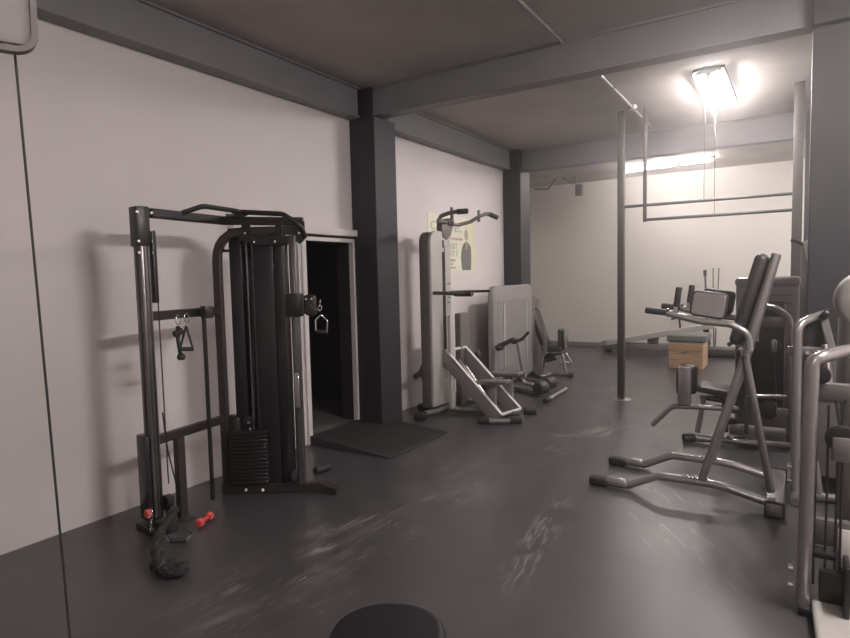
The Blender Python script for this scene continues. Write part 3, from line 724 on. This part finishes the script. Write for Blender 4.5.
# ================================================================ VAULTING BOX, SLIDE BENCH, ROD STAND at the back
c0, c1 = G(668,367), G(708,367)
u = V((1,0,0)); vb = thing('vaulting_box', 'wooden vaulting box with a grey padded top in front of the far wall', 'box', (-1.55,10.6,0))
bx0, bx1, by0, by1 = -1.81, -1.29, 10.35, 10.95
for k in range(3):
    z0, z1 = .005+k*.145, .145+k*.145
    m = MB().box((bx0,by0,z0),(bx1,by1,z1),.004,1)
    obj('box_section', m, 'wood', vb)
m = MB()
for k in range(2): m.box((-1.62,by0-.002,.06+k*.19),(-1.52,by0+.003,.085+k*.19))
obj('hand_slot', m, 'shell_b', vb)
obj('padded_top', MB().box((bx0-.03,by0-.02,.44),(bx1+.05,by1+.02,.555),.02,3), 'boxtop', vb)
sb = thing('slide_bench', 'long low grey bench with a sloping rail along the far wall', 'bench', (-2.6,12.3,0))
K_ = lambda px,py,Y=12.1: AY(px,py,Y)
obj('base_rail', MB().box((K_(602,349).x,12.0,.05),(K_(700,349).x,12.3,.19),.02), 'silver', sb)
obj('sloping_rail', MB().rtube([K_(605,343),K_(716,325)],.10,.26), 'shell', sb)
obj('end_cap', MB().rtube([K_(603,343.3),K_(608,342.6)],.11,.27), 'shell_d', sb)
obj('glider', MB().box(K_(647,343),K_(657,337)+V((0,.2,0)),.02), 'shell_d', sb)
obj('handle', MB().tube([K_(671,319.5),K_(679,317),K_(680,325),K_(680,331)],.018,.03,8), 'black', sb)
obj('foot', MB().box((K_(605,349).x,12.02,0),(K_(610,349).x,12.28,.05)).box((K_(690,349).x,12.02,0),(K_(695,349).x,12.28,.05)), 'rubber', sb)
rs = thing('rod_stand', 'dark low platform with three thin upright rods against the far wall', 'exercise stand', (-1.1,12.2,0))
r0 = AY(701,349,12.0); r1 = AY(757,349,12.0)
obj('platform', MB().box((r0.x,11.9,.02),(r1.x,12.35,.10),.02).box((r0.x+.05,11.95,0),(r1.x-.05,12.3,.03)), 'rubber', rs)
obj('foot_plate', MB().box((r0.x+.06,11.98,.10),(r0.x+.55,12.28,.17),.02), 'shell_b', rs)
def rod(pts, r=.012): return obj('rod', MB().tube(pts,r,seg=8), 'dark_trim', rs)
bz = .1
rod([AY(705,272,12.5),AY(706,300,12.45),V((AY(707,330,12.2).x,12.2,bz))],.016)
rod([AY(713,268,12.5),V((AY(714,330,12.2).x,12.2,bz))],.01)
rod([AY(719,268,12.5),V((AY(715,330,12.2).x,12.22,bz))],.01)
obj('rod_tip', MB().cyl(AY(705,270,12.5),AY(705,276,12.5),.03,10,.008), 'rubber', rs)
obj('rod_sleeve', MB().tube([AY(706,330,12.2),AY(708,345,12.1)],.05,seg=10), 'rubber', rs)

# ================================================================ KNEE-RAISE STATION (right front)
YN_, YF_ = 4.38, 4.92
kc = thing('knee_raise_station', 'silver knee-raise chair with inclined black back pad, elbow pads and grips in the right foreground', 'gym machine', (-.6,4.65,0))
N_ = lambda px,py,Y=YN_: AY(px,py,Y)
def rail(Y):
    k = Y-YN_
    pts = [V((-1.28,Y,.035)),V((-1.07,Y,.035)),V((-.86,Y,.165)),V((-.46,Y,.165)),V((-.36,Y,.15)),V((-.08,Y,.06))]
    return pts
def frail(px): return [N_(*p) for p in px]
near = frail([(593,484),(628,484),(658,469),(712,470),(727,474),(778,500)])
z_ = [.035,.035,.14,.14,.13,.06]
near = [V((p.x,YN_,zz)) for p,zz in zip(near,z_)]
far = [V((p.x,YF_,p.z)) for p in near]
for pts, nm in ((near,'near'),(far,'far')):
    dv = pts[1]-pts[0]
    obj('floor_rail', MB().tube([lerp(pts[0],pts[1],.35)]+pts[1:],.029,.12,14), 'silver', kc)
    obj('foot_plate', MB().obox(lerp(pts[0],pts[1],.70)+V((0,0,.012)),(.15,.085,.06),((1,0,0),(0,1,0),(0,0,1)),.02,3), 'silver', kc)
    obj('foot_cap', MB().obox(lerp(pts[0],pts[1],.18),(.14,.085,.066),((1,0,0),(0,1,0),(0,0,1)),.02,3), 'rubber', kc)
    tr = MB()
    for k in range(7): tr.obox(pts[2]+V((.17+k*.025,0,.033)),(.010,.05,.008),((1,0,0),(0,1,0),(0,0,1)))
    obj('tread', tr, 'silver_d', kc)
obj('rear_cross_bar', MB().box((-.16,4.33,.02),(-.06,5.08,.10),.012), 'silver', kc)
for Y in (4.30,5.08): obj('foot_cap', MB().box((-.168,Y,.0),(-.052,Y+.03,.108),.01), 'rubber', kc)
ub = N_(701,468); ut = N_(776,254,4.52); ub = V((ub.x,YN_,.14))
for yy in (4.297,5.113): obj('end_plate', MB().box((-.155,yy-.003,.015),(-.065,yy+.003,.095),.002), 'silver', kc)
um = N_(746,354,4.44)
obj('upright', MB().tube([ub,um,ut],.026,.3,seg=14), 'silver_d', kc)
ut2 = ut+V((0,.26,0)); ubf = ub+V((0,YF_-YN_,0))
um2 = um+V((0,.42,0))
obj('upright', MB().tube([ubf,um2,ut2],.026,.3,seg=14), 'silver_d', kc)
# arm tube bending down into the rear leg
def arm(Y, s=0):
    pa = [N_(668,313),N_(700,321),N_(731,324),N_(749,333),N_(750,350)]
    return [V((p.x,Y,p.z)) for p in pa]
for Y in (YN_-.02, YF_+.02):
    pts = arm(Y)
    obj('arm', MB().tube(pts,.023,.12,14), 'silver', kc)
    if Y < 4.6: 
        e = N_(771,492,4.42); obj('rear_leg', MB().tube([N_(745,355,4.42),e],.024,seg=14), 'silver_d', kc)
    g0 = N_(646,310); g1 = N_(667,312.5); obj('grip', MB().cyl((g0.x,Y,g0.z),(g1.x,Y,g1.z),.022,14,.006), 'rubber', kc)
    v0, v1 = N_(676,307), N_(679,287); v0 = V((v0.x,Y+.03,v0.z)); v1 = V((v1.x,Y+.03,v1.z))
    obj('upright_grip', MB().cyl(v0,v1,.021,14,.006), 'rubber', kc)
    obj('grip_collar', MB().tube([v0-V((0,0,.04)),v0+V((0,0,.01))],.018,seg=10).cyl((g1.x-.0,Y,g1.z),(g1.x+.02,Y,g1.z),.03,14), 'chrome', kc)
    a0_, a1_ = N_(692,292), N_(726,318); cxx = (a0_.x+a1_.x)/2; czz = (a0_.z+a1_.z)/2
    s = 1 if Y < 4.6 else -1
    tx_, tz_ = V((.985,0,-.15)), V((.15,0,.985)); c_ = V((cxx,Y,czz))
    def rr(L_, H_, r, y): return rrect(c_-tx_*L_/2-tz_*H_/2+V((0,y,0)), tx_, tz_, L_, H_, r)
    obj('pad_backing', MB().prism(rr(.20,.150,.022,-.014*s),(0,.016*s,0),.004,1), 'silver', kc)
    obj('elbow_pad', MB().prism(rr(.225,.178,.035,.004*s),(0,.065*s,0),.022,4), 'pad', kc)
obj('cross_tube', MB().tube([V((-.34,YN_,1.03)),V((-.34,YF_,1.03))],.02,seg=10) if False else MB().tube([um,um2],.022,seg=10).tube([lerp(um,ut,.6),lerp(um2,ut2,.6)],.022,seg=10), 'silver_d', kc)
pb, ptp = N_(736,343,4.65), N_(764,254,4.65); d = (ptp-pb).normalized(); n3 = V((0,1,0)).cross(d)
obj('back_pad', MB().obox((pb+ptp)/2-n3*(-.0),(.085,.30,(ptp-pb).length),(n3,V((0,1,0)),d),.04,4), 'pad', kc)
obj('pad_board', MB().obox((pb+ptp)/2+n3*.056,(.02,.27,(ptp-pb).length*.97),(n3,V((0,1,0)),d),.008), 'silver_d', kc)

# ================================================================ LEG EXTENSION behind it
le = thing('leg_extension_machine', 'leg machine with square grey shroud, black seat and upright shin pad behind the knee-raise chair', 'gym machine', (-.5,6.4,0))
F_ = lambda px,py,Y=6.15: AY(px,py,Y)
s0, s1 = F_(735,350,6.6), F_(806,350,6.6); zt2 = F_(770,277,6.6).z
obj('shroud', MB().prism(rrect((s0.x,6.6,.05),(1,0,0),(0,0,1),s1.x-s0.x-.06,zt2-.05,.07),(0,.28,0),.025,3), 'shell_d', le)
m = MB()
for z in (zt2-.18,zt2-.26,zt2-.34): m.box((s0.x+.28,6.585,z),(s1.x-.12,6.605,z+.012))
obj('shroud_groove', m, 'shell_b', le)
obj('shroud_cap', MB().prism(rrect((s0.x-.01,6.58,zt2-.09),(1,0,0),(0,0,1),s1.x-s0.x-.04,.09,.04),(0,.32,0),.02,3), 'silver_d', le)
obj('emblem', MB().prism([F_(754,285,6.57),F_(762,282,6.57),F_(758,288,6.57)],(0,.03,0)).prism([F_(764,284,6.57),F_(771,279,6.57),F_(768,287,6.57)],(0,.03,0)), 'shell', le)
obj('stack_window', MB().box((F_(752,300,6.45).x,6.45,.25),(F_(786,300,6.45).x,6.58,F_(770,302,6.45).z),.02), 'gloss', le)
obj('frame_arch', MB().tube([F_(757,305,6.3),F_(775,308,6.2),F_(790,318,6.15),F_(790,445,6.15)],.03,.14,12), 'silver_d', le)
obj('bracket', MB().obox(F_(774,322,6.2),(.20,.03,.09),((1,0,0),(0,1,0),(0,0,1)),.006), 'silver_d', le)
obj('pulley', MB().cyl(F_(774,346,6.2),F_(774,346,6.25),.05,20,.01).cyl(F_(768,410,6.15),F_(768,410,6.22),.085,22,.01), 'black', le)
obj('pulley_bracket', MB().obox(F_(774,346,6.17),(.045,.02,.12),((1,0,0),(0,1,0),(0,0,1)),.015).obox(F_(782,412,6.1),(.09,.06,.07),((1,0,0),(0,1,0),(0,0,1)),.01), 'silver', le)
obj('cable', MB().cyl(F_(774,350,6.22),F_(777,410,6.22),.005,6), 'wire', le)
obj('cross_bar', MB().tube([F_(733,396),F_(789,397)],.022,seg=10), 'silver', le)
obj('cross_bar', MB().tube([F_(700,397,6.25),F_(735,397,6.25)],.02,seg=8), 'silver_d', le)
zb = .045
l0 = G(695,438,zb); l1 = G(722,440,zb); l2 = G(740,442,zb); l3 = G(790,446,zb)
obj('base_tube', MB().tube([l0,l1],.032,seg=12), 'silver', le); obj('base_tube', MB().tube([l2,l3],.032,seg=12).tube([l1,l2],.025,seg=8), 'silver', le)
obj('foot_cap', MB().cyl(G(683,438,zb),G(695,438,zb),.042,14,.01), 'rubber', le)
obj('seat_post', MB().rtube([F_(704,398),V((F_(698,436).x,6.1,.05))],.05,.045,up=(0,1,0)), 'silver_d', le)
obj('seat', MB().obox(F_(716,389),(.30,.34,.065),((.99,0,-.12),(0,1,0),(.12,0,.99)),.028,3), 'pad', le)
obj('backrest', MB().obox(F_(742,372,6.25),(.09,.32,.46),((1,0,0),(0,1,0),(0,0,1)),.035,3), 'pad', le)
obj('foot_step', MB().obox(F_(722,401),(.26,.10,.022),((.99,0,-.1),(0,1,0),(.1,0,.99)),.008), 'rubber', le)
obj('foot_step', MB().obox(F_(731,410),(.16,.12,.035),((.99,0,-.05),(0,1,0),(.05,0,.99)),.012), 'rubber', le)
obj('foot_step', MB().obox(F_(729,421),(.15,.12,.05),((1,0,0),(0,1,0),(0,0,1)),.015), 'rubber', le)
obj('mechanism_box', MB().obox(F_(737,428),(.12,.12,.11),((1,0,0),(0,1,0),(0,0,1)),.012), 'silver', le)
obj('mechanism_base', MB().obox(F_(736,440,6.2),(.16,.14,.06),((1,0,0),(0,1,0),(0,0,1)),.012), 'black', le)
obj('frame_post', MB().box((F_(725,430,6.25).x-.03,6.22,.05),(F_(725,430,6.25).x+.03,6.28,.42),.008).box((F_(746,430,6.25).x-.03,6.22,.05),(F_(746,430,6.25).x+.02,6.28,.55),.008), 'silver_d', le)
obj('guard_tube', MB().tube([F_(652,425,5.95),F_(672,406,5.95),F_(700,407,5.95),F_(738,409,6.0)],.026,.12,12), 'silver', le)
obj('shin_pad', MB().obox(F_(690,379,6.15),(.13,.13,.28),((1,0,0),(0,1,0),(0,0,1)),.035,4).obox(F_(681,381,6.0),(.08,.10,.25),((1,0,0),(0,1,0),(0,0,1)),.03,4), 'pad', le)
obj('pad_plate', MB().obox(F_(684.5,386,5.92),(.115,.03,.36),((1,0,0),(0,1,0),(0,0,1)),.008), 'silver', le)
obj('arm_handle', MB().tube([F_(728,345,6.1),F_(740,338,6.15)],.02,seg=8), 'rubber', le)

# tall cable post behind, with a towel
tc_ = thing('cable_post', 'slim upright post with black top handle and a light rod beside the broad dark column', 'gym machine', (0.03,7.0,0))
H_ = lambda px,py,Y=6.95: AY(px,py,Y)
obj('upright', MB().box((H_(803,300).x-.03,6.92,0),(H_(803,300).x+.03,6.98,H_(803,246).z),.01), 'shell_b', tc_)
obj('lat_handle', MB().tube([H_(791,239.5),H_(797,241),H_(806,246)],.02,.04,8), 'rubber', tc_)
obj('guide_rod', MB().cyl((H_(808,300).x,6.90,.1),(H_(808,300).x,6.90,H_(808,276).z),.018,10), 'silver_d', tc_)
tow = MB().prism([H_(803,241,6.85),H_(815,239,6.85),H_(814,262,6.85),H_(810,269,6.85),H_(807,262,6.85)],(0,.03,0),.008,2)
tag(obj('towel', tow, 'cloth'), 'light beige towel draped over the slim post beside the dark column', 'towel')

# ================================================================ MACHINE FRAMES on the right edge
# the farther one
m1 = thing('row_machine', 'silver tube-framed cable machine at the right edge, the farther of the two arched frames', 'gym machine', (.35,4.8,0))
J_ = lambda px,py,Y=4.77: AY(px,py,Y)
b = MB().tube([V((0.0,4.77,.02)),V((-.005,4.77,J_(795,325).z)),J_(812,318,4.85),J_(838,308,5.0)],.029,.13,14)
obj('frame_arch', b, 'silver', m1)
obj('top_plate', MB().obox(J_(811,352,4.80),(.28,.03,.07),((1,0,0),(0,1,0),(0,0,1)),.006), 'silver_d', m1)
obj('bolt', MB().cyl(J_(808,353,4.78),J_(808,353,4.76),.014,10).cyl(J_(818,352,4.78),J_(818,352,4.76),.014,10), 'chrome', m1)
obj('inner_plate', MB().box((.05,4.85,.15),(.5,4.90,.98),.01), 'shell_b', m1)
obj('lever_arm', MB().rtube([J_(822,312,4.9),J_(832,350,4.8)],.05,.05,up=(0,1,0)).tube([J_(825,345,4.7),J_(830,385,4.6)],.02,seg=10), 'silver_d', m1)
obj('lever_cap', MB().cyl(J_(823,312,4.85),J_(828,316,4.85),.04,16,.008), 'black', m1)
obj('base_tube', MB().tube([V((-.02,4.77,.04)),V((.55,4.77,.04))],.03,seg=10).tube([V((.0,4.6,.03)),V((.0,4.95,.03))],.03,seg=10), 'silver_d', m1)
obj('curved_tube', MB().tube([J_(806,455),J_(815,462),J_(820,500)],.025,.05,10), 'silver', m1)
obj('bolt', MB().cyl((-.05,4.77,.12),(-.01,4.77,.12),.02,12).cyl((-.05,4.77,.22),(-.01,4.77,.22),.02,12), 'chrome', m1)
# the nearer one
m0_ = thing('pulley_machine', 'silver arched cable machine with grey cylindrical tower, nearest the right edge', 'gym machine', (.4,3.3,0))
K3 = lambda px,py,Y=3.17: AY(px,py,Y)
xa = .055; zz = K3(806,366).z
pend = K3(850,350,3.35)
obj('frame_arch', MB().tube([V((xa-.015,3.17,.02)),V((xa,3.17,zz+.02)),K3(822,357,3.19),pend,pend+V((.25,.03,.0)),V((.62,3.4,.02))],.030,.13,16), 'silver', m0_)
tx = K3(845,300,3.75)
obj('tower_tube', MB().cyl((.235,3.75,.02),(.235,3.75,1.32),.045,16), 'silver_d', m0_)
tc2 = V((.315,3.85,1.42)); 
obj('tower_shroud', MB().prism([V((.315+.16*math.cos(a),3.72,1.42+.16*math.sin(a))) for a in [k*PI/16 for k in range(32)]],(0,.28,0),.035,3).box((.18,3.74,.9),(.45,3.98,1.42),.03), 'shell_m', m0_)
obj('upper_cross_plate', MB().box((.065,3.25,K3(830,403,3.25).z),(.62,3.30,K3(830,384,3.25).z),.006), 'silver_d', m0_)
obj('lower_cross_plate', MB().box((.065,3.25,K3(830,547,3.25).z),(.62,3.30,K3(830,521,3.25).z),.006), 'silver_d', m0_)
obj('back_panel', MB().box((.20,3.50,.3),(.62,3.53,K3(830,400,3.5).z),.006), 'shell_b', m0_)
zp = K3(816,376,3.2)
obj('pulley_bracket', MB().obox(zp-V((.01,0,.01)),(.05,.03,.09),((1,0,0),(0,1,0),(0,0,1)),.015), 'silver', m0_)
obj('pulley', MB().cyl(zp+V((.02,.02,.0)),zp+V((.02,.05,.0)),.04,20,.006), 'black', m0_)
obj('bolt', MB().cyl(K3(814,373,3.17),K3(814,373,3.155),.01,10).cyl((-.02,3.17,.12),(.0,3.17,.12),.018,12).cyl((-.02,3.17,.2),(.0,3.17,.2),.018,12), 'chrome', m0_)
for px,py,ty in ((818,376,585),(838,440,590),(843,440,600),(829,405,590)):
    p = K3(px,py,3.2); q = K3(px,ty,3.2); obj('cable', MB().cyl((p.x,3.2,p.z),(p.x,3.2,max(q.z,.1)),.005,6), 'wire', m0_)
pc = K3(841,438,3.18)
obj('pulley', MB().cyl(pc-V((0,.03,0)),pc+V((0,.0,0)),.062,24,.01), 'black', m0_)
obj('pulley_bracket', MB().obox(pc+V((0,-.035,-.045)),(.07,.02,.11),((1,0,0),(0,1,0),(0,0,1)),.02), 'silver_d', m0_)
obj('stay', MB().tube([pc+V((0,0,.02)),K3(836,400,3.2)],.006,seg=6).tube([pc+V((0,0,.02)),K3(846,400,3.2)],.005,seg=6), 'wire', m0_)
pc = K3(820,552,3.22)
obj('lower_roller', MB().cyl(pc-V((.05,0,0)),pc+V((.06,0,0)),.028,14,.006), 'rubber', m0_)
obj('seat_plate', MB().prism([V((.09,2.75,.02)),V((.62,2.75,.02)),V((.62,3.2,.02)),V((.07,3.2,.02))],(0,0,.05),.02,3), 'shell', m0_)
obj('mechanism', MB().box((.10,3.16,.07),(.30,3.22,.22),.01).box((.19,3.05,.07),(.21,3.2,.30),.005).box((.26,3.1,.07),(.40,3.24,.28),.01), 'black', m0_)
obj('bright_plate', MB().box((.17,3.235,.22),(.23,3.245,.40),.004), 'white', m0_)
obj('foot_cap', MB().obox(V((xa+.01,3.17,.02)),(.09,.09,.04),((1,0,0),(0,1,0),(0,0,1)),.01), 'rubber', m0_)

# ================================================================ NEAR CABLE MACHINE upper left, BENCH at the bottom edge
nc = thing('cable_column_machine', 'light grey pulley head with one taut black cable in the upper left corner', 'gym machine', (-2.0,.55,0))
Yh = .66
h0 = AY(0,52,Yh); h1 = AY(36,52,Yh); hz = h1.z
hA, hB = G(0,47,hz), G(33,52.5,hz); hu = (hB-hA).normalized(); hn = V((-hu.y,hu.x,0))
if hn.y < 0: hn = -hn
obj('pulley_head', MB().prism(rrect(hB-hu*.42+V((0,0,.012)),hu,(0,0,1),.42,.34,.02),hn*.014,.004,2), 'shell_m', nc)
hc = hB+hu*.006+hn*.006
obj('head_rim', MB().sweep(fillet([hc-hu*.43,hc,hc+V((0,0,.36))],.045), [(.012,.006),(-.012,.006),(-.012,-.006),(.012,-.006)], up=hn), 'shell_b', nc)
hp_ = hB-hu*.068+V((0,0,.085)); obj('bolt', MB().cyl(hp_-hn*.006,hp_+hn*.004,.011,12), 'chrome', nc)
obj('pulley', MB().cyl(hB-hu*.07+hn*.018+V((0,0,.04)),hB-hu*.07+hn*.036+V((0,0,.04)),.03,22,.006), 'black', nc)
c1_ = hB-hu*.032+hn*.027+V((0,0,.03)); rr_ = ray(70,638); c2_ = O3+rr_*(((c1_-O3).x*.975)/rr_.x); dd = (c2_-c1_); c3_ = c1_+dd*((c1_.z-.12)/(-dd.z))
obj('cable', MB().cyl(c1_,c3_,.0028,8), 'wire', nc)
obj('mast', MB().box((-2.25,Yh-.14,0),(-2.10,Yh+.02,2.45),.01), 'shell', nc)
obj('head_arm', MB().box((-2.12,Yh+.0,hz+.10),(-1.78,Yh+.08,hz+.22),.008), 'silver_d', nc)
obj('base_frame', MB().box((-2.35,Yh-.5,0),(-1.2,Yh-.35,.06),.01).box((-2.30,Yh-.5,0),(-2.1,Yh+.5,.06),.01), 'silver_d', nc)
obj('floor_pulley', MB().cyl(c3_-V((.0,.02,.06)),c3_+V((0,.02,-.06)),.06,20,.006).box(c3_-V((.05,.06,.12)),c3_+V((.05,-.02,-.03)),.01), 'black', nc)

bn = thing('bench', 'black padded bench seat whose rounded end shows at the bottom edge of the picture', 'bench', (-.95,1.2,0))
ua = V((.865,.50,0)).normalized(); ub_ = V((-.5,.865,0)); ce = G(392,604,.5)
pad_c = ce - ub_*.335
m = MB(); m.prism(rrect(pad_c-ua*.185-ub_*.38+V((0,0,-.085)),ua,ub_,.37,.74,.17,10),(0,0,.085),.03,4)
obj('pad', m, 'pad_dark', bn)
obj('frame_beam', MB().rtube([pad_c-ub_*.32+V((0,0,-.13)),pad_c+ub_*.25+V((0,0,-.13))],.07,.06), 'black', bn)
for k,s in enumerate((-.28,.2)):
    q = pad_c+ub_*s; obj('leg', MB().box((q.x-.03,q.y-.03,.03),(q.x+.03,q.y+.03,q.z-.15),.006), 'black', bn)
    obj('floor_bar', MB().rtube([tz(q,.025)-ua*.24,tz(q,.025)+ua*.24],.05,.06), 'black', bn)
